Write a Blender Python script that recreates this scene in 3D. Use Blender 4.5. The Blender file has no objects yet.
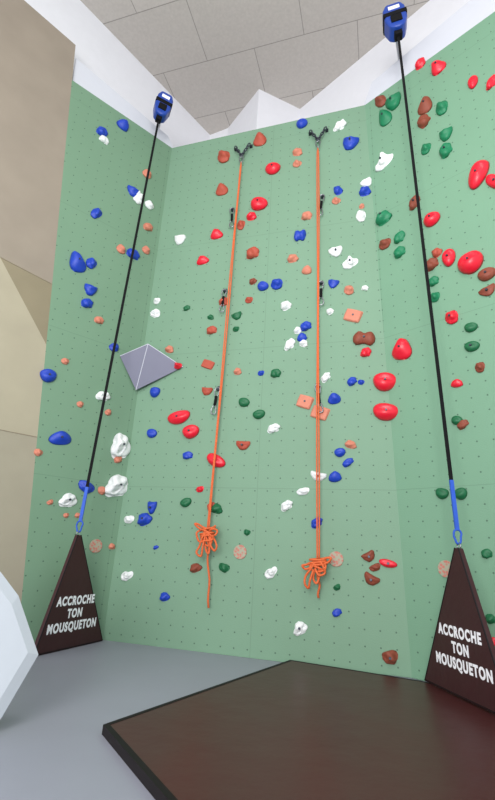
import bpy, bmesh, math, random
from mathutils import Vector, Matrix, noise
random.seed(7)
sc = bpy.context.scene
try:
    sc.view_settings.view_transform = 'Standard'
except Exception:
    pass
COL = sc.collection
# ------------------------------------------------------------------ camera
CX, CY, F = 247.5, 400.0, 440.0
CAMP = Vector((0, 0, 1.35))
u = Vector((71.5, 1250, -440)).normalized()
fw = Vector((0, 0, -1))
Yc = (fw - u * fw.dot(u)).normalized()
Xc = Yc.cross(u)
R = Matrix((Xc, Yc, u))
cam = bpy.data.objects.new("camera", bpy.data.cameras.new("camera"))
COL.objects.link(cam)
cam.data.sensor_fit = 'VERTICAL'
cam.data.sensor_height = 36
cam.data.lens = F / 800 * 36
cam.data.clip_start = 0.05
cam.matrix_world = Matrix.Translation(CAMP) @ R.to_4x4()
sc.camera = cam

def ray(px, py):
    return R @ Vector((px - CX, CY - py, -F))
def hit(px, py, pl, off=0.0):
    p0, n = pl
    d = ray(px, py)
    t = ((p0 + n * off) - CAMP).dot(n) / d.dot(n)
    return CAMP + d * t
def hitz(px, py, z=0.0):
    d = ray(px, py)
    return CAMP + d * ((z - CAMP.z) / d.z)
def proj(p):
    c = R.transposed() @ (p - CAMP)
    return Vector((CX + F * c.x / -c.z, CY - F * c.y / -c.z))

# ------------------------------------------------------------------ materials
def lin(c):
    o = []
    for v in c:
        v /= 255.0
        o.append(v / 12.92 if v <= 0.04045 else ((v + 0.055) / 1.055) ** 2.4)
    return (*o, 1)
def mat(name, rgb, rough=0.6, metal=0.0, var=0.10, scale=6.0, bump=0.0, bscale=40.0, coat=0.0, spec=0.5):
    m = bpy.data.materials.new(name)
    m.use_nodes = True
    nt = m.node_tree
    b = nt.nodes["Principled BSDF"]
    b.inputs["Roughness"].default_value = rough
    b.inputs["Metallic"].default_value = metal
    b.inputs["Coat Weight"].default_value = coat
    b.inputs["Specular IOR Level"].default_value = spec
    tc = nt.nodes.new("ShaderNodeTexCoord")
    nz = nt.nodes.new("ShaderNodeTexNoise")
    nz.inputs["Scale"].default_value = scale
    nz.inputs["Detail"].default_value = 4
    nt.links.new(tc.outputs["Object"], nz.inputs["Vector"])
    mx = nt.nodes.new("ShaderNodeMix"); mx.data_type = 'RGBA'
    c = lin(rgb)
    mx.inputs["A"].default_value = tuple(v * (1 - var) for v in c[:3]) + (1,)
    mx.inputs["B"].default_value = tuple(min(1, v * (1 + var)) for v in c[:3]) + (1,)
    nt.links.new(nz.outputs["Fac"], mx.inputs["Factor"])
    nt.links.new(mx.outputs["Result"], b.inputs["Base Color"])
    if bump > 0:
        n2 = nt.nodes.new("ShaderNodeTexNoise"); n2.inputs["Scale"].default_value = bscale
        n2.inputs["Detail"].default_value = 5
        nt.links.new(tc.outputs["Object"], n2.inputs["Vector"])
        bp = nt.nodes.new("ShaderNodeBump"); bp.inputs["Strength"].default_value = bump
        bp.inputs["Distance"].default_value = 0.02
        nt.links.new(n2.outputs["Fac"], bp.inputs["Height"])
        nt.links.new(bp.outputs["Normal"], b.inputs["Normal"])
    return m

def wall_mat(name, rgb, seam=(2.44, 2.44), dots=0.2):
    m = mat(name, rgb, rough=0.6, var=0.05, scale=0.8, bump=0.12, bscale=60, spec=0.3)
    nt = m.node_tree; b = nt.nodes["Principled BSDF"]
    src = b.inputs["Base Color"].links[0].from_socket
    tc = [n for n in nt.nodes if n.type == 'TEX_COORD'][0]
    sp = nt.nodes.new("ShaderNodeSeparateXYZ")
    nt.links.new(tc.outputs["Object"], sp.inputs[0])
    def M(op, a, bb=None, cc=None):
        n = nt.nodes.new("ShaderNodeMath"); n.operation = op
        for i, v in enumerate((a, bb, cc)):
            if v is None: continue
            if isinstance(v, (int, float)): n.inputs[i].default_value = v
            else: nt.links.new(v, n.inputs[i])
        return n.outputs[0]
    def cell(s, sz, off=0.0):
        q = M('FRACT', M('DIVIDE', M('ADD', s, 100 * sz + off), sz))
        return M('MULTIPLY', M('ABSOLUTE', M('SUBTRACT', q, 0.5)), sz)
    dx = cell(sp.outputs[0], dots); dy = cell(sp.outputs[1], dots)
    d = M('SQRT', M('ADD', M('MULTIPLY', dx, dx), M('MULTIPLY', dy, dy)))
    dot = M('LESS_THAN', d, 0.0115)
    sx = M('LESS_THAN', cell(sp.outputs[0], seam[0], seam[0] / 2 + 0.1), 0.005)
    sy = M('LESS_THAN', cell(sp.outputs[1], seam[1], seam[1] / 2 + 0.1), 0.005)
    se = M('MULTIPLY', M('MAXIMUM', sx, sy), 0.18)
    k = M('MAXIMUM', M('MULTIPLY', dot, 0.62), se)
    mx = nt.nodes.new("ShaderNodeMix"); mx.data_type = 'RGBA'
    nt.links.new(k, mx.inputs["Factor"]); nt.links.new(src, mx.inputs["A"])
    mx.inputs["B"].default_value = lin((40, 62, 50))
    nt.links.new(mx.outputs["Result"], b.inputs["Base Color"])
    return m

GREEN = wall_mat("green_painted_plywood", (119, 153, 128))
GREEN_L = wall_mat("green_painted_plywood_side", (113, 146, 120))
GREEN_R = wall_mat("green_painted_plywood_flank", (116, 156, 129))
EDGE = mat("plywood_edge", (140, 128, 108))
BEIGE1 = mat("raw_plywood_taupe", (148, 137, 123), var=0.15, scale=1.6, rough=0.7)
BEIGE2 = mat("raw_plywood_shadow_tan", (138, 128, 104), var=0.15, scale=1.6, rough=0.7)  # triangular facet: its shadow is put into the plywood colour
BEIGE3 = mat("raw_plywood_cream", (170, 162, 140), var=0.12, scale=1.6, rough=0.7)
BEIGE4 = mat("raw_plywood_sand", (160, 153, 134), var=0.12, scale=1.6, rough=0.7)
WHITE = mat("white_plaster", (230, 231, 236), var=0.03, rough=0.8)
PARA = mat("white_board_shaded", (206, 209, 217), var=0.03, rough=0.8)  # white boards; pale grey shading of the folds is put into the colour
FLOOR = mat("grey_floor_coating", (148, 150, 162), rough=0.45, var=0.05, scale=2, bump=0.05, bscale=80)
MAT_M = mat("maroon_vinyl", (72, 35, 35), rough=0.36, var=0.08, scale=2.0, bump=0.55, bscale=2.2, spec=0.32)
GATE_M = mat("maroon_tarpaulin", (60, 32, 34), rough=0.5, var=0.12, scale=4, bump=0.6, bscale=4, spec=0.35)
BLACKT = mat("black_vinyl_trim", (22, 16, 18), rough=0.6, spec=0.25)
BLACK = mat("black_webbing", (14, 14, 17), rough=0.8, spec=0.2)
BLUEW = mat("blue_webbing", (34, 84, 190), rough=0.6, var=0.25, scale=14)
BLUED = mat("blue_housing", (28, 66, 158), rough=0.35)
STEEL = mat("steel", (150, 152, 158), rough=0.3, metal=0.9)
DSTEEL = mat("dark_steel", (70, 74, 84), rough=0.4, metal=0.7)
PALEST = mat("pale_painted_steel", (205, 208, 212), rough=0.5)
ORANGE = mat("orange_rope", (216, 102, 52), rough=0.7, var=0.45, scale=60)
TEXTW = mat("white_lettering", (246, 246, 250), var=0.01)
VOL = mat("grey_painted_volume", (122, 123, 142), var=0.04, rough=0.6)
VOLE = mat("pale_edge_highlight", (206, 208, 220), var=0.02, rough=0.6)  # white highlights on the volume's edges, put in as pale strips
VOLW = mat("pale_grey_panel", (188, 195, 202), var=0.03, rough=0.6)
HM = {
 'b': mat("blue_resin", (22, 62, 178), rough=0.45, var=0.15, scale=3, bump=0.15),
 'w': mat("white_resin", (230, 233, 233), rough=0.6, var=0.06, scale=3, bump=0.15, bscale=6),
 'r': mat("red_resin", (222, 24, 48), rough=0.35, var=0.1, scale=3, bump=0.08),
 'n': mat("brown_resin", (134, 64, 44), rough=0.6, var=0.2, scale=3, bump=0.3, bscale=14),
 'k': mat("brick_red_resin", (176, 76, 56), rough=0.6, var=0.15, scale=3, bump=0.3, bscale=14),
 's': mat("salmon_resin", (206, 128, 104), rough=0.65, var=0.12, scale=3, bump=0.3, bscale=14),
 'g': mat("green_resin", (16, 122, 80), rough=0.5, var=0.15, scale=3, bump=0.15),
 'd': mat("dark_green_resin", (18, 100, 60), rough=0.5, var=0.15, scale=3, bump=0.15),
}
CN = {'b': "blue", 'w': "white", 'r': "red", 'n': "brown", 'k': "brick-red", 's': "salmon-pink", 'g': "emerald green", 'd': "dark green"}
# ceiling tiles
CEIL = mat("ceiling_panels", (190, 184, 177), rough=0.85, var=0.13, scale=18)
nt = CEIL.node_tree; b = nt.nodes["Principled BSDF"]
src = b.inputs["Base Color"].links[0].from_socket
tc = [n for n in nt.nodes if n.type == 'TEX_COORD'][0]
br = nt.nodes.new("ShaderNodeTexBrick")
br.inputs["Color1"].default_value = (1, 1, 1, 1); br.inputs["Color2"].default_value = (.93, .93, .93, 1)
br.inputs["Mortar"].default_value = (.55, .55, .55, 1)
br.inputs["Scale"].default_value = 1.0
br.inputs["Mortar Size"].default_value = 0.010
br.inputs["Brick Width"].default_value = 2.4
br.inputs["Row Height"].default_value = 1.35
mp = nt.nodes.new("ShaderNodeMapping"); mp.inputs["Rotation"].default_value = (0, 0, math.radians(17))
nt.links.new(tc.outputs["Object"], mp.inputs[0]); nt.links.new(mp.outputs[0], br.inputs["Vector"])
mx = nt.nodes.new("ShaderNodeMix"); mx.data_type = 'RGBA'; mx.blend_type = 'MULTIPLY'
mx.inputs["Factor"].default_value = 1
nt.links.new(src, mx.inputs["A"]); nt.links.new(br.outputs["Color"], mx.inputs["B"])
nt.links.new(mx.outputs["Result"], b.inputs["Base Color"])

# ------------------------------------------------------------------ helpers
def mk(name, me, mats=None, label=None, category=None, parent=None, group=None, kind=None, mw=None):
    o = bpy.data.objects.new(name, me)
    COL.objects.link(o)
    if me is not None and mats:
        if not isinstance(mats, (list, tuple)): mats = [mats]
        if len(me.materials) == 0:
            for m_ in mats: me.materials.append(m_)
    if parent: o.parent = parent
    if mw is not None:
        if parent: o.matrix_local = mw
        else: o.matrix_world = mw
    if label: o["label"] = label
    if category: o["category"] = category
    if group: o["group"] = group
    if kind: o["kind"] = kind
    return o
def me_from(bm, name, smooth=False):
    bmesh.ops.recalc_face_normals(bm, faces=bm.faces)
    me = bpy.data.meshes.new(name)
    bm.to_mesh(me); bm.free()
    if smooth:
        for p in me.polygons: p.use_smooth = True
    return me
def frame(o, x, n):
    x = x.normalized(); n = n.normalized(); y = n.cross(x).normalized()
    m = Matrix((x, y, n)).transposed().to_4x4()
    m.translation = o
    return m
def slab(name, M4, polys, thick, mats, **kw):
    inv = M4.inverted()
    bm = bmesh.new()
    for pts, mi in polys:
        loc = [inv @ p for p in pts]
        f = [bm.verts.new((p.x, p.y, 0)) for p in loc]
        g = [bm.verts.new((p.x, p.y, -thick)) for p in loc]
        fc = bm.faces.new(f); fc.material_index = mi
        bm.faces.new(g[::-1])
        k = len(f)
        for i in range(k):
            s = bm.faces.new((f[i], g[i], g[(i + 1) % k], f[(i + 1) % k])); s.material_index = mi
    me = me_from(bm, name)
    return mk(name, me, mats, mw=M4, **kw)
def add_tube(bm, pts, r, sides=6, closed=False, flat=None, r2=None):
    pts = [Vector(p) for p in pts]
    n = len(pts); rings = []
    up0 = Vector((0.13, 0.31, 0.94)).normalized()
    prev = None
    for i, p in enumerate(pts):
        if closed: t = pts[(i + 1) % n] - pts[i - 1]
        else: t = pts[min(i + 1, n - 1)] - pts[max(i - 1, 0)]
        t.normalize()
        if flat is not None: a = flat - t * flat.dot(t)
        elif prev is None:
            a = up0 - t * up0.dot(t)
            if a.length < 0.2: a = Vector((1, 0, 0)) - t * t.x
        else: a = prev - t * prev.dot(t)
        a.normalize(); prev = a
        bb = t.cross(a)
        ring = []
        for k in range(sides):
            th = 2 * math.pi * (k + 0.5) / sides
            ring.append(bm.verts.new(p + a * math.cos(th) * r + bb * math.sin(th) * (r2 or r)))
        rings.append(ring)
    m_ = n if closed else n - 1
    for i in range(m_):
        A, B = rings[i], rings[(i + 1) % n]
        for k in range(sides):
            bm.faces.new((A[k], A[(k + 1) % sides], B[(k + 1) % sides], B[k]))
    if not closed:
        bm.faces.new(rings[0][::-1]); bm.faces.new(rings[-1])
def add_box(bm, c, s, rot=None):
    r_ = bmesh.ops.create_cube(bm, size=1)
    M_ = Matrix.Translation(Vector(c)) @ (rot.to_4x4() if rot else Matrix.Identity(4)) @ Matrix.Diagonal((*s, 1))
    bmesh.ops.transform(bm, matrix=M_, verts=r_['verts'])
    return r_['verts']
def bev(o, w, seg=3):
    m_ = o.modifiers.new("bevel", 'BEVEL'); m_.width = w; m_.segments = seg; m_.limit_method = 'ANGLE'

# ------------------------------------------------------------------ wall planes
Z = Vector((0, 0, 1))
P1 = hitz(103, 640); P2 = hitz(425, 680)
xm = (P2 - P1).normalized(); nm = xm.cross(Z)
PM = (P1, nm)
T1 = hit(172, 148, PM); T2 = hit(365, 105, PM)
BR = hit(412, 678, PM)
HW = T1.z
G1 = hitz(72, 80, HW)
xl = (T1 - G1).normalized()
nl = (T1 - G1).cross(P1 - G1)
nl.normalize()
if nl.dot(CAMP - P1) < 0: nl = -nl
PL = (P1, nl)
G2 = hit(17, 646, PL)
dr = ray(-222, 529); dr.z = 0; dr = -dr.normalized()
nr = dr.cross(T2 - BR).normalized()
if nr.dot(CAMP - BR) < 0: nr = -nr
PR = (BR, nr)
dbv = ray(688, 582); dbv.z = 0; dbv.normalize()
nb = dbv.cross(G1 - G2).normalized()
if nb.dot(CAMP - G2) < 0: nb = -nb
PB = (G2, nb)
MM = frame(P1, xm, nm)
ML = frame(P1, xl, nl)
MR = frame(BR, dr, nr)
MB = frame(G2, dbv, nb)

slab("wall_back", MM, [([P1, T1, T2, BR], 0)], 0.06, [GREEN], kind="structure", label="green painted plywood climbing wall with bolt hole grid", category="climbing wall")
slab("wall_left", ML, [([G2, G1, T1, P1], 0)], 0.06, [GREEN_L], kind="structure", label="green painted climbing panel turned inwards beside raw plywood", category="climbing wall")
RT = T2 + dr * 4.6; RB = BR + dr * 5.2
slab("wall_right", MR, [([BR, T2, RT, RB], 0)], 0.06, [GREEN_R], kind="structure", label="green painted climbing panel flanking the main wall", category="climbing wall")
B_ = lambda x, y: hit(x, y, PB)
slab("wall_side", MB, [
    ([B_(75.6, 45), B_(-60, -73), B_(-60, 195), B_(0, 257), B_(52.6, 284)], 0),
    ([B_(0, 257), B_(52.6, 284), B_(46.5, 345)], 1),
    ([B_(-60, 195), B_(0, 257), B_(46.5, 345), B_(37.5, 437), B_(-60, 418)], 2),
    ([B_(-60, 418), B_(37.5, 437), B_(17, 646), B_(-60, 653)], 3)],
    0.05, [BEIGE1, BEIGE2, BEIGE3, BEIGE4], kind="structure", label="raw plywood climbing wall in beige panels", category="climbing wall")
bm = bmesh.new()
for a, c in (((0, 257), (52, 284)), ((-60, 195), (0, 257)), ((-60, 418), (37, 437))):
    add_tube(bm, [hit(*a, PB, 0.002), hit(*c, PB, 0.002)], 0.006, 4)
mk("trim_1", me_from(bm, "seam"), EDGE, kind="structure", label="thin joints between plywood sheets", category="trim")
L_ = lambda x, y: hit(x, y, PL, -0.07)
slab("trim_2", frame(P1 - nl * 0.07, xl, nl), [([L_(72, 84), L_(76, 58), L_(168, 136), L_(176, 154)], 0)], 0.03, [PARA], kind="structure", label="white board with painted-in grey shading behind the green wall top", category="trim")
R_ = lambda x, y: hit(x, y, PR, -0.07)
slab("trim_3", frame(BR - nr * 0.07, dr, nr), [([R_(362, 110), R_(372, 82), R_(470, 0), R_(520, -30), R_(520, -5), R_(480, 24)], 0)], 0.03, [PARA], kind="structure", label="white board with painted-in grey shading behind the flanking panel", category="trim")

# floor, ceiling, building walls
bm = bmesh.new(); add_box(bm, (0, 4, -0.05), (24, 22, 0.1))
mk("floor", me_from(bm, "floor"), FLOOR, kind="structure", label="smooth blue-grey coated floor", category="floor")
HC = 12.8
cp = [hitz(x, y, HC) for x, y in ((80, 0), (210, 135), (228, 128), (259, 89), (300, 109), (430, 0))]
A0 = cp[1] + (cp[0] - cp[1]).normalized() * 14
F0 = cp[4] + (cp[5] - cp[4]).normalized() * 14
poly = [A0] + cp[1:5] + [F0]
bm = bmesh.new()
lo = [bm.verts.new(p) for p in poly]; hi = [bm.verts.new(p + Z * 0.2) for p in poly]
bm.faces.new(lo); bm.faces.new(hi[::-1])
for i in range(len(lo)):
    j = (i + 1) % len(lo); bm.faces.new((lo[i], hi[i], hi[j], lo[j]))
mk("ceiling", me_from(bm, "ceiling"), CEIL, kind="structure", label="warm grey mineral panel ceiling with thin joints", category="ceiling")
nmz = ["wall_outer_left", "wall_outer_corner", "wall_outer_pier", "wall_outer_return", "wall_outer_right"]
for i in range(5):
    a, c = poly[i], poly[i + 1]
    bm = bmesh.new()
    d = (c - a).normalized(); nn = d.cross(Z) * -0.1
    v = []
    for p in (a, c, c + nn, a + nn):
        v.append(bm.verts.new((p.x, p.y, 0)))
    w_ = [bm.verts.new(Vector((q.co.x, q.co.y, HC))) for q in v]
    bm.faces.new(v); bm.faces.new(w_[::-1])
    for k in range(4): bm.faces.new((v[k], w_[k], w_[(k + 1) % 4], v[(k + 1) % 4]))
    mk(nmz[i], me_from(bm, "outer"), WHITE, kind="structure", label="white plastered building wall", category="wall")

# ------------------------------------------------------------------ crash mat
zt = 0.06
mc = hitz(290, 660, zt); ml = hitz(103, 725, zt); mf = hitz(168, 800, zt)
me_ = mf + (mf - ml) * 1.6
far2 = hitz(421, 681, zt)
right2 = far2 + dr * 4.2
base = Vector((mc.x, mc.y, 0))
ring = [ml, mc, far2, right2, Vector((right2.x - 1.2, me_.y, zt)), me_]
E_ = mk("crash_mat", None, label="dark maroon vinyl landing mat with black edging on the floor", category="mat", mw=Matrix.Translation(base))
def inset(pts, d):
    c = sum(pts, Vector()) / len(pts); out = []
    n = len(pts)
    for i in range(n):
        a = (pts[i] - pts[i - 1]).normalized(); b2 = (pts[(i + 1) % n] - pts[i]).normalized()
        na = Vector((a.y, -a.x, 0)); nb_ = Vector((b2.y, -b2.x, 0))
        if na.dot(c - pts[i]) < 0: na = -na
        if nb_.dot(c - pts[i]) < 0: nb_ = -nb_
        s = (na + nb_); s = s / max(0.3, (1 + na.dot(nb_)))
        out.append(pts[i] + s * d)
    return out
def prism(pts, z0, z1, off):
    bm = bmesh.new()
    lo = [bm.verts.new((p.x - off.x, p.y - off.y, z0)) for p in pts]
    hi = [bm.verts.new((p.x - off.x, p.y - off.y, z1)) for p in pts]
    bm.faces.new(lo[::-1]); bm.faces.new(hi)
    for i in range(len(pts)):
        j = (i + 1) % len(pts); bm.faces.new((lo[i], lo[j], hi[j], hi[i]))
    return bm
o = mk("cover", me_from(prism(inset(ring, 0.012), 0.001, zt + 0.002, base), "cover"), MAT_M, parent=E_); bev(o, 0.012)
bm = bmesh.new()
out, inn = ring, inset(ring, 0.045)
n_ = len(ring)
def V_(p, z): return bm.verts.new((p.x - base.x, p.y - base.y, z))
o0 = [V_(p, 0.0) for p in out]; o1 = [V_(p, zt + 0.003) for p in out]
i1 = [V_(p, zt + 0.004) for p in inn]; i0 = [V_(p, 0.0) for p in inn]
for i in range(n_):
    j = (i + 1) % n_
    for A, B in ((o0, o1), (o1, i1), (i1, i0), (i0, o0)):
        bm.faces.new((A[i], A[j], B[j], B[i]))
mk("edge_trim", me_from(bm, "edge_trim"), BLACKT, parent=E_, label="black vinyl edging")

# ------------------------------------------------------------------ pale block
pb = [( -70, 600), (-40, 562), (0, 574), (18, 598), (38, 657), (0, 722), (-45, 745), (-80, 700)]
c0 = hitz(-30, 740, 0)
nbk = Vector((0.55, -0.83, 0.0)).normalized()
PBK = (c0, nbk)
front = [hit(x, y, PBK) for x, y in pb]
cc = sum(front, Vector()) / 8
bm = bmesh.new()
loc = [p - cc for p in front]
dirb = Vector((-0.75, 0.1, 0))
fr = [bm.verts.new(p) for p in loc]
mid = [bm.verts.new(p * 0.80 + nbk * 0.03) for p in loc]
bk = [bm.verts.new(p + dirb * 0.9 ) for p in loc]
bm.faces.new(mid); bm.faces.new(bk[::-1])
for i in range(8):
    j = (i + 1) % 8
    bm.faces.new((fr[i], fr[j], mid[j], mid[i])); bm.faces.new((bk[i], bk[j], fr[j], fr[i]))
zmin = min((v.co.z for v in bm.verts)) + cc.z
M_ = Matrix.Translation(Vector((cc.x, cc.y, cc.z - min(0, zmin))))
mk("climbing_volume", me_from(bm, "pale_volume"), VOLW, label="large pale grey faceted panel block standing on the floor", category="climbing volume", mw=M_)

# ------------------------------------------------------------------ grey pyramid volume
org = hit(150, 367, PM)
pts = {k: p - org for k, p in dict(
    l=hit(120, 356, PL, 0.015), t=hit(148, 344, PM, 0.34), r=hit(183, 367, PM, 0.02),
    bt=hit(136, 390, PL, 0.06), b1=hit(140, 364, PL, 0.0), b2=hit(150, 368, PM, 0.0)).items()}
bm = bmesh.new()
vv = {k: bm.verts.new(p) for k, p in pts.items()}
bmesh.ops.convex_hull(bm, input=list(vv.values()))
q = mk("climbing_volume", me_from(bm, "grey_volume"), VOL, label="grey pyramid-shaped volume in the corner of the green walls", category="climbing volume", mw=Matrix.Translation(org))
bm = bmesh.new()
for a, c in (('t', 'bt'), ('l', 't'), ('t', 'r')):
    add_tube(bm, [pts[a], pts[c]], 0.007, 5)
mk("edge_highlight", me_from(bm, "edge_highlight"), VOLE, parent=q, label="pale lines standing in for edge highlights")

# ------------------------------------------------------------------ holds
def hold_mesh(kind, seed):
    bm = bmesh.new()
    bmesh.ops.create_icosphere(bm, subdivisions=4 if kind == 'rock' else 3, radius=0.5)
    off = Vector((seed * 7.3, seed * 3.1, seed * 1.7))
    for v in bm.verts:
        p = v.co.copy(); q = p * 2
        if kind == 'blob':
            p *= 1 + 0.42 * noise.noise(q * 1.1 + off) + 0.10 * noise.noise(q * 3 + off)
        elif kind == 'egg':
            p *= 1 + 0.12 * noise.noise(q * 0.9 + off)
            g = math.exp(-((q.y - 0.25) ** 2) / 0.03) * max(0, 1 - (q.x * 1.1) ** 2)
            if p.z > 0: p.z *= 1 - 0.45 * g
            p.x *= 1 + 0.2 * q.y
        elif kind == 'jug':
            p.y *= 0.7; p.y += 0.5 * q.x * q.x * 0.5 - 0.12
            p.z *= 1.1 if q.y > 0 else 0.7
            p *= 1 + 0.16 * noise.noise(q * 2 + off)
        elif kind == 'rock':
            p *= 1 + 0.5 * noise.noise(q * 1.25 + off)
            p.z *= 0.75 + 0.5 * noise.noise(q * 1.9 + off * 2) + 0.25 * (q.y > 0)
            p.x += 0.12 * q.y
        elif kind == 'plate':
            m_ = max(abs(q.x), abs(q.y)) ; l_ = math.hypot(q.x, q.y)
            if m_ > 1e-4:
                k = (l_ / m_) ** 0.8
                p.x *= k; p.y *= k
            p.z = min(p.z, 0.26) * 1.0
            p *= 1 + 0.1 * noise.noise(q * 1.2 + off)
        elif kind == 'wedge':
            p.z *= 0.6 + 0.7 * (q.y * 0.5 + 0.5)
            p.x *= 1 - 0.35 * q.y
            p *= 1 + 0.15 * noise.noise(q * 1.3 + off)
        elif kind == 'twin':
            w = abs(q.x)
            p.y *= 0.55 + 0.6 * min(1, w * 1.3); p.z *= 0.6 + 0.6 * min(1, w * 1.4)
            p *= 1 + 0.2 * noise.noise(q * 1.6 + off)
        if p.z < 0: p.z = 0.003 + 0.001 * p.z
        v.co = p
    xs = [v.co.x for v in bm.verts]; ys = [v.co.y for v in bm.verts]
    ax, bx, ay, by = min(xs), max(xs), min(ys), max(ys)
    for v in bm.verts:
        v.co.x = (v.co.x - (ax + bx) / 2) / (bx - ax)
        v.co.y = (v.co.y - (ay + by) / 2) / (by - ay)
    zc = max(v.co.z for v in bm.verts if math.hypot(v.co.x, v.co.y) < 0.15)
    me = me_from(bm, "hold_" + kind, smooth=(kind not in ('plate',)))
    return me, zc
LIB = {}
for k in ('blob', 'egg', 'jug', 'rock', 'plate', 'wedge', 'twin'):
    for s in range(3): LIB[(k, s)] = hold_mesh(k, s + 1)
bmb = bmesh.new()
bmesh.ops.create_cone(bmb, cap_ends=True, segments=12, radius1=1, radius2=0.8, depth=1)
BOLT = me_from(bmb, "bolt")
BOLT.materials.append(DSTEEL)
KD = {'blob': "lumpy", 'egg': "smooth rounded", 'jug': "curved", 'rock': "irregular sculpted", 'plate': "flat squared", 'wedge': "tapered", 'twin': "double-lobed"}
cache = {}
HOLDS = """
102 132 9 8 b blob|123 125 10 9 b wedge|133 192 12 9 b jug|96 213 8 11 b blob|77 261 16 20 b wedge|91 263 9 10 b blob|133 254 11 9 b blob
90 290 11 10 b jug|87 303 10 9 b blob|114 347 9 8 b blob|48 375 16 14 b egg|155 392 9 10 b egg|60 437 22 15 b wedge|152 433 9 9 b egg
86 486 17 12 b blob|145 518 14 14 b blob|152 507 9 14 b jug|156 547 5 4 b blob|165 596 9 9 b blob|188 455 9 8 b blob
300 235 12 12 b twin|277 284 12 11 b blob|263 286 10 9 b egg|350 144 16 12 b jug|302 124 10 8 b egg|338 190 8 9 b blob|365 191 11 9 b blob
306 326 10 9 b blob|302 337 9 8 b wedge|333 284 10 8 b jug|261 373 6 5 b blob|352 381 9 8 b blob|334 398 13 12 b wedge|340 452 10 9 b egg
348 462 12 8 b blob|335 476 13 12 b wedge|317 522 12 12 b rock|337 612 9 8 b blob|361 382 6 5 b blob
104 140 8 6 w blob|139 198 12 11 w rock|149 205 8 7 w blob|180 240 10 9 w jug|156 313 9 8 w rock|157 301 6 6 w blob|103 396 11 11 w rock
120 444 20 27 w rock|117 484 26 23 w rock|68 499 18 15 w rock|129 519 9 8 w blob|127 575 10 11 w rock|340 126 10 10 w rock|384 162 15 15 w rock
367 183 12 8 w jug|361 216 9 11 w blob|336 252 14 10 w jug|350 263 15 12 w rock|286 305 10 9 w blob|290 344 10 13 w rock|274 428 11 10 w rock
303 491 13 8 w blob|287 505 12 12 w rock|318 476 16 10 w jug|271 572 13 12 w rock|300 627 15 14 w rock|326 377 10 8 w rock|298 330 7 7 w blob
304 343 8 7 w blob|330 311 7 6 w blob|365 288 6 5 w blob
273 169 15 11 r egg|259 204 17 13 r egg|252 216 9 8 r blob|203 260 11 8 r wedge|217 234 11 9 r wedge|179 417 22 14 r egg|191 431 16 15 r egg
216 460 20 13 r egg|403 348 19 22 r wedge|385 381 24 20 r egg|386 411 26 19 r egg|421 63 9 9 r blob|438 67 14 13 r wedge|432 219 16 14 r egg
478 174 19 26 r egg|495 181 12 22 r egg|471 262 25 22 r egg|449 257 13 18 r egg|452 317 13 14 r blob|457 383 11 8 r wedge|473 82 10 12 r egg
492 82 10 12 r blob|388 563 18 9 r egg|200 489 7 6 r blob|178 366 7 6 r blob|366 352 9 10 r blob|494 641 7 9 r blob
260 140 13 12 k wedge|224 157 11 11 k blob|222 190 11 10 k wedge|253 253 11 11 k blob|224 301 8 9 k blob|212 330 9 8 k blob|208 364 12 9 k plate
207 391 10 8 k jug|243 445 14 10 k jug|196 567 12 10 n blob|212 506 8 9 k blob|364 338 22 15 n twin|385 244 12 10 n blob|381 101 10 13 n blob
426 105 14 15 n wedge|424 121 12 12 n blob|437 252 9 9 k blob|432 264 13 12 n blob|415 202 10 14 n blob|487 274 18 13 n egg|488 291 17 10 n jug
480 367 9 10 n blob|463 424 12 9 n blob|369 556 14 11 n jug|375 567 12 8 n blob|371 579 16 12 n jug|390 656 16 16 n blob|253 281 7 6 n blob
249 300 7 6 k blob|241 225 7 9 k blob
298 152 9 7 s blob|297 164 8 6 s blob|293 258 10 8 s blob|307 216 9 8 s blob|336 201 8 6 s blob|307 270 9 8 s wedge|353 315 17 13 s plate|305 401 15 14 s plate
320 412 17 14 s plate|351 444 11 8 s blob|349 290 9 9 s blob|147 174 8 7 s blob|148 227 8 7 s blob|121 249 8 8 s blob|146 250 7 7 s blob|99 320 8 7 s blob
65 361 7 6 s blob|80 404 6 6 s blob|108 412 6 6 s blob|38 452 8 7 s blob|102 490 8 8 s blob|50 502 6 5 s blob|78 515 6 5 s blob|112 546 6 6 s blob
170 349 8 7 s blob|118 459 7 7 s blob|238 371 7 7 s blob|362 206 5 5 s blob|66 515 5 5 s blob
394 103 15 13 g jug|385 117 12 17 g wedge|442 108 12 13 g blob|446 135 13 11 g jug|446 150 12 14 g blob|426 149 9 9 g blob|384 217 15 14 g blob
400 237 9 11 g blob|400 252 10 10 g blob|434 281 9 9 g blob|435 297 9 9 g blob|471 327 13 10 d egg|472 346 15 11 d egg|457 420 10 9 d egg
442 493 13 12 d egg|461 493 13 13 d egg|487 553 10 10 d blob|491 618 11 10 d blob|276 373 9 9 d blob|244 402 10 9 d egg|259 414 11 9 d egg|237 316 9 7 d jug
211 317 6 5 d blob|236 329 6 5 d blob|186 502 10 9 d egg|247 532 6 6 d blob|217 508 11 10 d blob|224 567 10 9 d blob|187 308 6 5 d blob|337 587 7 6 d blob
"""
def fold_l(y): return 172 + (y - 148) * (103 - 172) / (640 - 148)
def fold_r(y): return 365 + (y - 105) * (412 - 365) / (678 - 105)
rr = random.Random(3)
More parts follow.
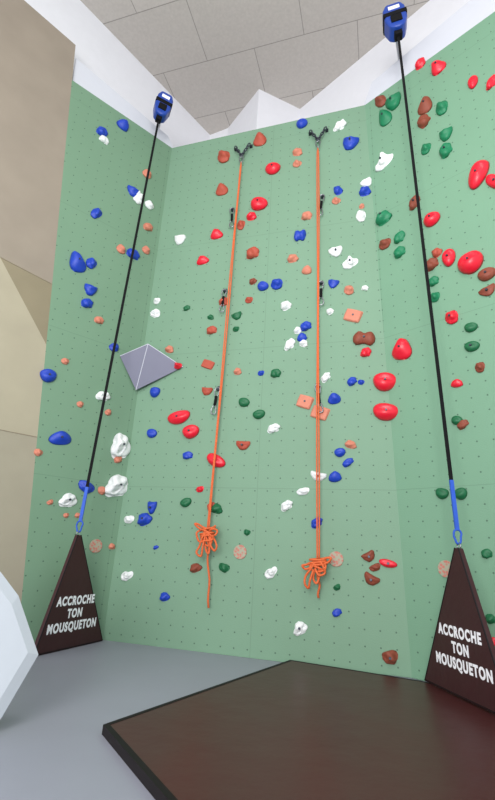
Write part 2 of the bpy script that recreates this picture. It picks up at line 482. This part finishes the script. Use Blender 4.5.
for item in HOLDS.replace("\n", "|").split("|"):
    t = item.split()
    if len(t) != 6: continue
    x, y, w, h = map(float, t[:4]); c, kd = t[4], t[5]
    if x < fold_l(y): pl, M0 = PL, ML
    elif x > fold_r(y): pl, M0 = PR, MR
    else: pl, M0 = PM, MM
    offw = 0.04 if (x == 178 and y == 366) else 0.0
    p = hit(x, y + 0.06 * h, pl, offw)
    ax = M0.to_3x3().col[0]; ay = M0.to_3x3().col[1]
    e = 0.02
    jx = (proj(p + ax * e) - proj(p)) / e
    jy = (proj(p + ay * e) - proj(p)) / e
    wm = w / max(abs(jx.x), 12); hm = h / max(abs(jy.y), 12)
    hm *= 0.9
    if max(w, h) < 12: wm *= 1.1; hm *= 1.1
    ang = rr.uniform(-0.5, 0.5)
    v = rr.randrange(3)
    if kd == 'plate' and w > 14: ang = -0.35
    me0, zc = LIB[(kd, v)]
    key = (kd, v, c)
    if key not in cache:
        m2 = me0.copy(); m2.materials.clear(); m2.materials.append(HM[c]); cache[key] = m2
    me = cache[key]
    dz = min(wm, hm) * (0.95 if kd != 'plate' else 0.7)
    dz = min(dz, 0.34)
    if offw: dz = 0.2
    Ml = Matrix.Translation(p) @ M0.to_3x3().to_4x4() @ Matrix.Rotation(ang, 4, 'Z') @ Matrix.Diagonal((wm * 1.04, hm * 1.04, dz, 1))
    size = "large" if max(w, h) >= 18 else ("medium" if max(w, h) >= 12 else "small")
    where = {id(PL): "the corner panel", id(PM): "the main wall", id(PR): "the flanking panel"}[id(pl)]
    if offw: where = "the grey volume's tip"
    o = mk("climbing_hold", me, None, label=f"{size} {CN[c]} {KD[kd]} climbing hold on {where}", category="climbing hold",
           group=f"{CN[c]} climbing holds", mw=Ml)
    if max(w, h) >= 14:
        rb = 0.018
        mk("bolt", BOLT, None, parent=o, mw=Matrix.Translation((0, 0, zc)) @ Matrix.Diagonal((rb / wm, rb / hm, 0.02 / dz, 1)), label="dark steel fixing bolt")

# wall badges
DISC = mat("speckled_disc", (196, 160, 140), var=0.0)
ntd = DISC.node_tree; bd = ntd.nodes["Principled BSDF"]
vo = ntd.nodes.new("ShaderNodeTexVoronoi"); vo.inputs["Scale"].default_value = 26
tcd = [n for n in ntd.nodes if n.type == 'TEX_COORD'][0]
ntd.links.new(tcd.outputs["Object"], vo.inputs["Vector"])
rp = ntd.nodes.new("ShaderNodeValToRGB")
rp.color_ramp.elements[0].position = 0.3; rp.color_ramp.elements[0].color = lin((190, 112, 98))
rp.color_ramp.elements[1].position = 0.6; rp.color_ramp.elements[1].color = lin((160, 160, 138))
ntd.links.new(vo.outputs["Distance"], rp.inputs[0]); ntd.links.new(rp.outputs[0], bd.inputs["Base Color"])
bm = bmesh.new(); bmesh.ops.create_cone(bm, cap_ends=True, segments=32, radius1=0.105, radius2=0.10, depth=0.012)
dm = me_from(bm, "disc"); dm.materials.append(DISC)
for x, y, pl, M0 in ((96, 546, PL, ML), (240, 552, PM, MM), (336, 559, PM, MM), (446, 569, PR, MR)):
    p = hit(x, y, pl, 0.008)
    mk("wall_badge", dm, None, label="round speckled pink badge fixed flat on the green wall", category="badge", group="round wall badges",
       mw=Matrix.Translation(p) @ M0.to_3x3().to_4x4())

# ------------------------------------------------------------------ carabiner / quickdraw
def carab_pts(w, h, c=Vector((0, 0, 0))):
    pts = []
    for i in range(20):
        a = 2 * math.pi * i / 20
        ww = w * (0.5 if math.sin(a) > 0 else 0.36)
        pts.append(c + Vector((math.copysign(abs(math.cos(a)) ** 0.7, math.cos(a)) * ww, 0, math.copysign(abs(math.sin(a)) ** 0.8, math.sin(a)) * h / 2)))
    return pts
bm = bmesh.new(); add_tube(bm, carab_pts(0.095, 0.16), 0.010, 6, closed=True)
CAR = me_from(bm, "carabiner", True); CAR.materials.append(STEEL)
bm = bmesh.new(); add_tube(bm, carab_pts(0.09, 0.15), 0.012, 6, closed=True)
CARB = me_from(bm, "carabiner", True); CARB.materials.append(BLUEW)
bm = bmesh.new(); add_box(bm, (0, 0, 0), (0.045, 0.018, 0.18)); SL = me_from(bm, "sling"); SL.materials.append(BLACK)
bm = bmesh.new(); add_box(bm, (0, 0.03, 0), (0.06, 0.012, 0.09)); add_box(bm, (0, 0.0, -0.03), (0.06, 0.06, 0.012)); HG = me_from(bm, "hanger"); HG.materials.append(DSTEEL)
YF = Matrix((xm, -nm, Z)).transposed().to_4x4()
for x, y, tl in ((232, 211, -0.05), (224, 293, 0.05), (217, 392, 0.1), (322, 198, 0.1), (321, 285, 0.0), (318, 389, -0.1)):
    p = hit(x, y, PM, 0.075)
    q = mk("quickdraw", None, label="black-sling quickdraw with steel carabiners clipped beside orange rope", category="quickdraw", group="quickdraws on the main wall",
           mw=Matrix.Translation(p) @ YF @ Matrix.Rotation(tl, 4, 'Y'))
    mk("hanger", HG, None, parent=q, mw=Matrix.Translation((0, 0.025, 0.08)))
    mk("carabiner", CAR, None, parent=q, mw=Matrix.Translation((0, 0, 0)))
    mk("sling", SL, None, parent=q, mw=Matrix.Translation((0, 0, -0.16)))
    mk("carabiner", CAR, None, parent=q, mw=Matrix.Translation((0, 0, -0.32)) @ Matrix.Rotation(math.pi, 4, 'X'))

# top anchors
for x, y in ((242, 150), (318, 134)):
    p = hit(x, y, PM, 0.1)
    q = mk("top_anchor", None, label="steel chain anchor with two hangers and carabiner at wall top", category="anchor", group="top anchors", mw=Matrix.Translation(p) @ YF)
    for sx in (-1, 1):
        mk("hanger", HG, None, parent=q, mw=Matrix.Translation((sx * 0.17, 0.06, 0.16)))
        bm = bmesh.new()
        a = Vector((sx * 0.16, 0.0, 0.14)); c = Vector((0, 0, -0.16))
        for i in range(5):
            t0 = (i + 0.5) / 5; m_ = a.lerp(c, t0); d = (c - a).normalized()
            s = Vector((0, 1, 0)) if i % 2 else d.cross(Vector((0, 1, 0)))
            add_tube(bm, [m_ + d * 0.045 * math.cos(k * math.pi / 5) + s * 0.026 * math.sin(k * math.pi / 5) for k in range(10)], 0.012, 5, closed=True)
        mk("chain", me_from(bm, "chain", True), DSTEEL, parent=q)
    mk("carabiner", CAR, None, parent=q, mw=Matrix.Translation((0, 0, -0.27)))

# ------------------------------------------------------------------ orange ropes
def catmull(ctrl, n=8):
    out = []
    c = [Vector(p) for p in ctrl]
    c = [c[0]] + c + [c[-1]]
    for i in range(1, len(c) - 2):
        for k in range(n):
            t = k / n
            a, b_, d, e = c[i - 1], c[i], c[i + 1], c[i + 2]
            out.append(0.5 * ((2 * b_) + (d - a) * t + (2 * a - 5 * b_ + 4 * d - e) * t * t + (3 * b_ - a - 3 * d + e) * t ** 3))
    out.append(c[-2])
    return out
def rope(x0, y0, kx, ky, tx, ty, seed, loops, label):
    top = hit(x0, y0, PM, 0.1)
    kn = hit(kx, ky, PM, 0.14); tail = hit(tx, ty, PM, 0.1)
    MT = Matrix.Translation(top) @ YF
    q = mk("climbing_rope", None, label=label, category="rope", group="orange ropes", mw=MT)
    inv = MT.inverted()
    K = inv @ kn
    for s in (-1, 1):
        bm = bmesh.new(); pts = []
        for i in range(60):
            t = i / 59
            pts.append((inv @ top.lerp(kn, t)) + Vector((s * 0.013 * (1 if t > 0.02 else t / 0.02) + 0.006 * math.sin(t * 9 + seed + s), 0, 0)))
        add_tube(bm, pts, 0.0115, 6)
        mk("strand", me_from(bm, "strand", True), ORANGE, parent=q)
    bm = bmesh.new()
    r_ = random.Random(seed)
    rad = 0.0155
    for w_ in range(4):
        tl_ = r_.uniform(-.3, .3); A_ = r_.uniform(.085, .12); pts = []
        for i in range(15):
            a = i * 0.48 + w_
            dx_ = A_ * math.cos(a)
            pts.append(K + Vector((dx_, -0.03 + 0.075 * math.sin(a), 0.06 - 0.036 * w_ - 0.002 * i + tl_ * dx_)))
        add_tube(bm, pts, rad, 6)
    for li, lp in enumerate(loops):
        j = lambda: r_.uniform(-.016, .016)
        ctrl = [K + Vector((x + j(), -0.06 - 0.016 * (li % 3) - 0.02 * (i % 2), z + j())) for i, (x, z) in enumerate(lp)]
        add_tube(bm, catmull(ctrl), rad, 6)
    mk("coiled_knot", me_from(bm, "coiled_knot", True), ORANGE, parent=q, label="rope gathered into wrapped knot with loops")
    bm = bmesh.new(); c = inv @ tail
    add_tube(bm, [K.lerp(c, i / 11) + Vector((0.014 * math.sin(i * 1.1), 0, 0)) for i in range(12)], 0.0155, 6)
    mk("tail", me_from(bm, "tail", True), ORANGE, parent=q)
L1 = [
 [(.06, .03), (-.05, .07), (-.15, .11), (-.2, .09), (-.15, .05), (-.03, .02)],
 [(-.03, .02), (.06, -.03), (.13, -.10), (.19, -.2), (.16, -.25), (.10, -.18), (.05, -.08), (0, 0)],
 [(0, 0), (-.05, -.1), (-.09, -.22), (-.11, -.32), (-.06, -.34), (-.03, -.22), (.0, -.05)],
 [(-.02, 0), (.02, -.12), (.07, -.23), (.05, -.31), (.01, -.27), (-.02, -.12), (0, 0)],
 [(.04, .03), (.1, .05), (.16, .03), (.15, -.04), (.09, -.06), (.0, -.03)],
 [(-.1, .02), (-.14, -.05), (-.1, -.13), (0, -.14), (.1, -.1), (.12, -.03)],
 [(-.08, -.04), (-.02, -.17), (.06, -.2), (.09, -.12), (.04, -.02)]]
L2 = [
 [(-.08, .0), (.02, .05), (.12, .08), (.19, .07), (.15, .02), (.04, -.01)],
 [(.03, .01), (-.08, .01), (-.16, -.02), (-.19, -.06), (-.14, -.08), (-.04, -.03)],
 [(-.02, 0), (-.09, -.09), (-.15, -.2), (-.17, -.29), (-.13, -.32), (-.09, -.22), (-.04, -.08)],
 [(.0, 0), (-.02, -.1), (-.05, -.2), (-.02, -.26), (.03, -.18), (.02, -.06)],
 [(-.11, .0), (-.09, -.09), (.0, -.12), (.1, -.09), (.13, -.01)],
 [(.05, .01), (.1, -.06), (.09, -.14), (.03, -.15), (-.03, -.08)]]
rope(241, 162, 208, 532, 209, 608, 2, L1, "orange climbing rope ending in a looped knot and long tail")
rope(318, 148, 318, 563, 319, 598, 5, L2, "orange climbing rope ending in a looped knot and short tail")

# ------------------------------------------------------------------ belay gates
def text_mesh(s, size):
    cu = bpy.data.curves.new("txt", 'FONT')
    cu.body = s; cu.size = size; cu.align_x = 'CENTER'; cu.align_y = 'CENTER'
    cu.offset = size * 0.046; cu.extrude = 0.001; cu.space_character = 1.2; cu.resolution_u = 6
    ob = bpy.data.objects.new("txt", cu); COL.objects.link(ob)
    bpy.context.view_layer.update()
    dg = bpy.context.evaluated_depsgraph_get()
    me = bpy.data.meshes.new_from_object(ob.evaluated_get(dg))
    bpy.data.objects.remove(ob); bpy.data.curves.remove(cu)
    me.materials.clear(); me.materials.append(TEXTW)
    return me
def gate(Lb, Rb, apx, tx, tz, sx, ts, label):
    x = (Rb - Lb); W = x.length; x.normalize()
    y = Z.cross(x)
    M4 = Matrix((x, y, Z)).transposed().to_4x4(); M4.translation = Lb
    d = ray(*apx)
    t = (Lb - CAMP).dot(y) / d.dot(y); ap = CAMP + d * t
    al = M4.inverted() @ ap
    q = mk("belay_gate", None, label=label, category="belay gate", group="triangular belay gates", mw=M4)
    th = 0.035
    bm = bmesh.new()
    tri = [(0, 0.0), (W, 0.0), (al.x + 0.03, al.z), (al.x - 0.03, al.z)]
    f = [bm.verts.new((a, -th, b_)) for a, b_ in tri]; g = [bm.verts.new((a, th, b_)) for a, b_ in tri]
    bm.faces.new(f); bm.faces.new(g[::-1])
    for i in range(4):
        j = (i + 1) % 4; bm.faces.new((f[i], g[i], g[j], f[j]))
    o = mk("cover", me_from(bm, "gate_cover"), GATE_M, parent=q); bev(o, 0.015)
    bm = bmesh.new()
    for (a, b1), (c, d1) in (((0.01, 0.01), (al.x - 0.03, al.z)), ((W - .01, 0.01), (al.x + 0.03, al.z)), ((0.01, 0.02), (W - .01, 0.02))):
        add_tube(bm, [Vector((a, -th + .005, b1)), Vector((c, -th + .005, d1))], 0.009, 6)
    mk("piping", me_from(bm, "piping"), BLACKT, parent=q, label="black seam piping")
    for i, wd in enumerate(("ACCROCHE", "TON", "MOUSQUETON")):
        tm = text_mesh(wd, ts)
        Mt = Matrix.Translation((tx * W + 0.005 * i, -th - 0.003, tz - i * ts * 1.05)) @ Matrix.Rotation(math.pi / 2, 4, 'X') @ Matrix.Diagonal((sx, 1, 1, 1))
        mk("lettering", tm, None, parent=q, mw=Mt, label="white bold capital lettering")
    bm = bmesh.new()
    add_tube(bm, [Vector((al.x + 0.03 * math.cos(k * math.pi / 6), 0, al.z + 0.02 + 0.03 * math.sin(k * math.pi / 6))) for k in range(12)], 0.008, 6, closed=True)
    mk("attachment_ring", me_from(bm, "ring", True), STEEL, parent=q)
    return ap
apL = gate(hitz(31, 657), hitz(101, 641), (78, 535), 0.46, 0.61, 0.78, 0.155, "maroon triangular belay gate with white lettering beside plywood wall")
apR = gate(hitz(427, 681, zt + 0.012), hitz(517, 724, zt + 0.012), (459, 548), 0.525, 0.61, 0.78, 0.145, "maroon triangular belay gate with white lettering standing on mat")

# ------------------------------------------------------------------ auto belays
def autobelay(apx, top, W, Hh, blue_top, rotz, tilt, label, wallpt, sw):
    M4 = Matrix.Translation(top) @ Matrix.Rotation(rotz, 4, 'Z')
    inv = M4.inverted()
    q = mk("auto_belay", None, label=label, category="auto belay", group="auto belay devices", mw=M4)
    T = Matrix.Rotation(tilt, 4, 'Y')
    bm = bmesh.new()
    prof = [(-.34, .5), (.34, .5), (.5, .3), (.5, -.15), (.36, -.42), (.16, -.5), (-.16, -.5), (-.36, -.42), (-.5, -.15), (-.5, .3)]
    D = W * 0.75
    f = [bm.verts.new((a * W, -D / 2, b_ * Hh + Hh / 2)) for a, b_ in prof]; g = [bm.verts.new((a * W, D / 2, b_ * Hh + Hh / 2)) for a, b_ in prof]
    bm.faces.new(f); bm.faces.new(g[::-1])
    for i in range(len(prof)):
        j = (i + 1) % len(prof); bm.faces.new((f[i], g[i], g[j], f[j]))
    o = mk("housing", me_from(bm, "housing"), BLUED, parent=q, mw=T); bev(o, 0.04)
    bm = bmesh.new(); add_box(bm, (0, 0, Hh * 0.55), (W * 1.06, D * 1.08, Hh * 0.16)); add_box(bm, (0, -D * .5, Hh * 0.3), (W * .5, 0.05, Hh * 0.25)); add_box(bm, (0, 0, -0.03), (W * .35, D * .5, 0.12))
    o = mk("band", me_from(bm, "band"), BLACK, parent=q, mw=T, label="black rubber band and nozzle"); bev(o, 0.015)
    bm = bmesh.new(); add_box(bm, (0, -D * .5 - 0.004, Hh * 0.78), (W * .5, 0.01, Hh * 0.13))
    mk("sticker", me_from(bm, "sticker"), TEXTW, parent=q, mw=T, label="pale rating plate")
    bm = bmesh.new()
    add_tube(bm, [Vector((W * .25 * math.cos(a), 0, Hh + W * .3 * math.sin(a))) for a in [math.pi * k / 8 for k in range(9)]], 0.022, 6)
    mk("handle", me_from(bm, "handle", True), BLACK, parent=q, mw=T)
    bm = bmesh.new()
    hp = T @ Vector((0, 0, Hh + W * 0.3))
    wp = inv @ wallpt
    add_tube(bm, [hp - Vector((0, 0, 0.03)), hp + Vector((0, 0, 0.04))], 0.012, 6)
    add_tube(bm, [hp + Vector((0, 0, 0.03)), Vector((wp.x, wp.y, hp.z + 0.03))], 0.022, 6)
    mk("bracket", me_from(bm, "bracket"), PALEST, parent=q, label="pale steel mounting arm")
    low = apx + Z * 0.19
    bl = top.lerp(low, blue_top)
    wdir = (inv.to_3x3() @ (ray(CX, CY).cross(Z))).normalized()
    bm = bmesh.new(); add_tube(bm, [inv @ (top.lerp(bl, i / 12)) for i in range(13)], sw, 4, flat=wdir, r2=0.016)
    mk("webbing_strap", me_from(bm, "strap"), BLACK, parent=q, label="long black webbing strap")
    bm = bmesh.new(); add_tube(bm, [inv @ bl, inv @ bl.lerp(low, .1), inv @ bl.lerp(low, .5), inv @ low], sw * 1.15, 4, flat=wdir, r2=0.018)
    mk("lower_sling", me_from(bm, "lower_sling"), BLUEW, parent=q, label="blue webbing end sling")
    mk("carabiner", CARB, None, parent=q, mw=inv @ (Matrix.Translation(apx + Z * 0.12)), label="blue carabiner")
    return q
topL = hit(159, 118, (Vector((-2.23, 6.95, 0)), Vector((0.2, -0.98, 0)).normalized()))
topR = hit(398, 34, (Vector((2.32, 5.3, 0)), Vector((-0.2, -0.98, 0)).normalized()))
def outer_pt(top, a, c):
    d = Vector((top.x, top.y, 0)); e = Vector((c.x - a.x, c.y - a.y, 0)); n = Vector((e.y, -e.x, 0))
    t = Vector((a.x, a.y, 0)).dot(n) / d.dot(n) * 0.998
    return Vector((top.x * t, top.y * t, top.z))
autobelay(apL, topL, 0.34, 0.66, 0.94, 0.4, 0.12, "blue and black auto belay with long strap clipped to gate", outer_pt(topL, poly[0], poly[1]), 0.028)
autobelay(apR, topR, 0.39, 0.66, 0.935, -0.3, -0.1, "blue and black auto belay hanging above flanking panel with strap", outer_pt(topR, poly[4], poly[5]), 0.027)

# ------------------------------------------------------------------ light
w = bpy.data.worlds.new("world"); sc.world = w; w.use_nodes = True
w.node_tree.nodes["Background"].inputs[0].default_value = (0.92, 0.94, 1.0, 1)
w.node_tree.nodes["Background"].inputs[1].default_value = 1.03
def area(name, loc, tgt, size, power, col=(1, 1, 1)):
    l = bpy.data.lights.new(name, 'AREA'); l.size = size; l.energy = power; l.color = col
    o = bpy.data.objects.new(name, l); COL.objects.link(o); o.location = loc
    o.rotation_euler = (Vector(tgt) - Vector(loc)).to_track_quat('-Z', 'Y').to_euler()
area("daylight_window", (-3, -6, 4), (1.5, 7, 1.5), 5, 1100, (1, 0.985, 0.965))
area("ceiling_lamp", (0.0, -1.0, 10.5), (0.5, 5, 0), 1.5, 180, (1, 0.98, 0.95))
area("lamp_uplight", (0.5, -1.0, 5.5), (0, 4.0, 12.8), 3.0, 230, (1, 0.98, 0.96))
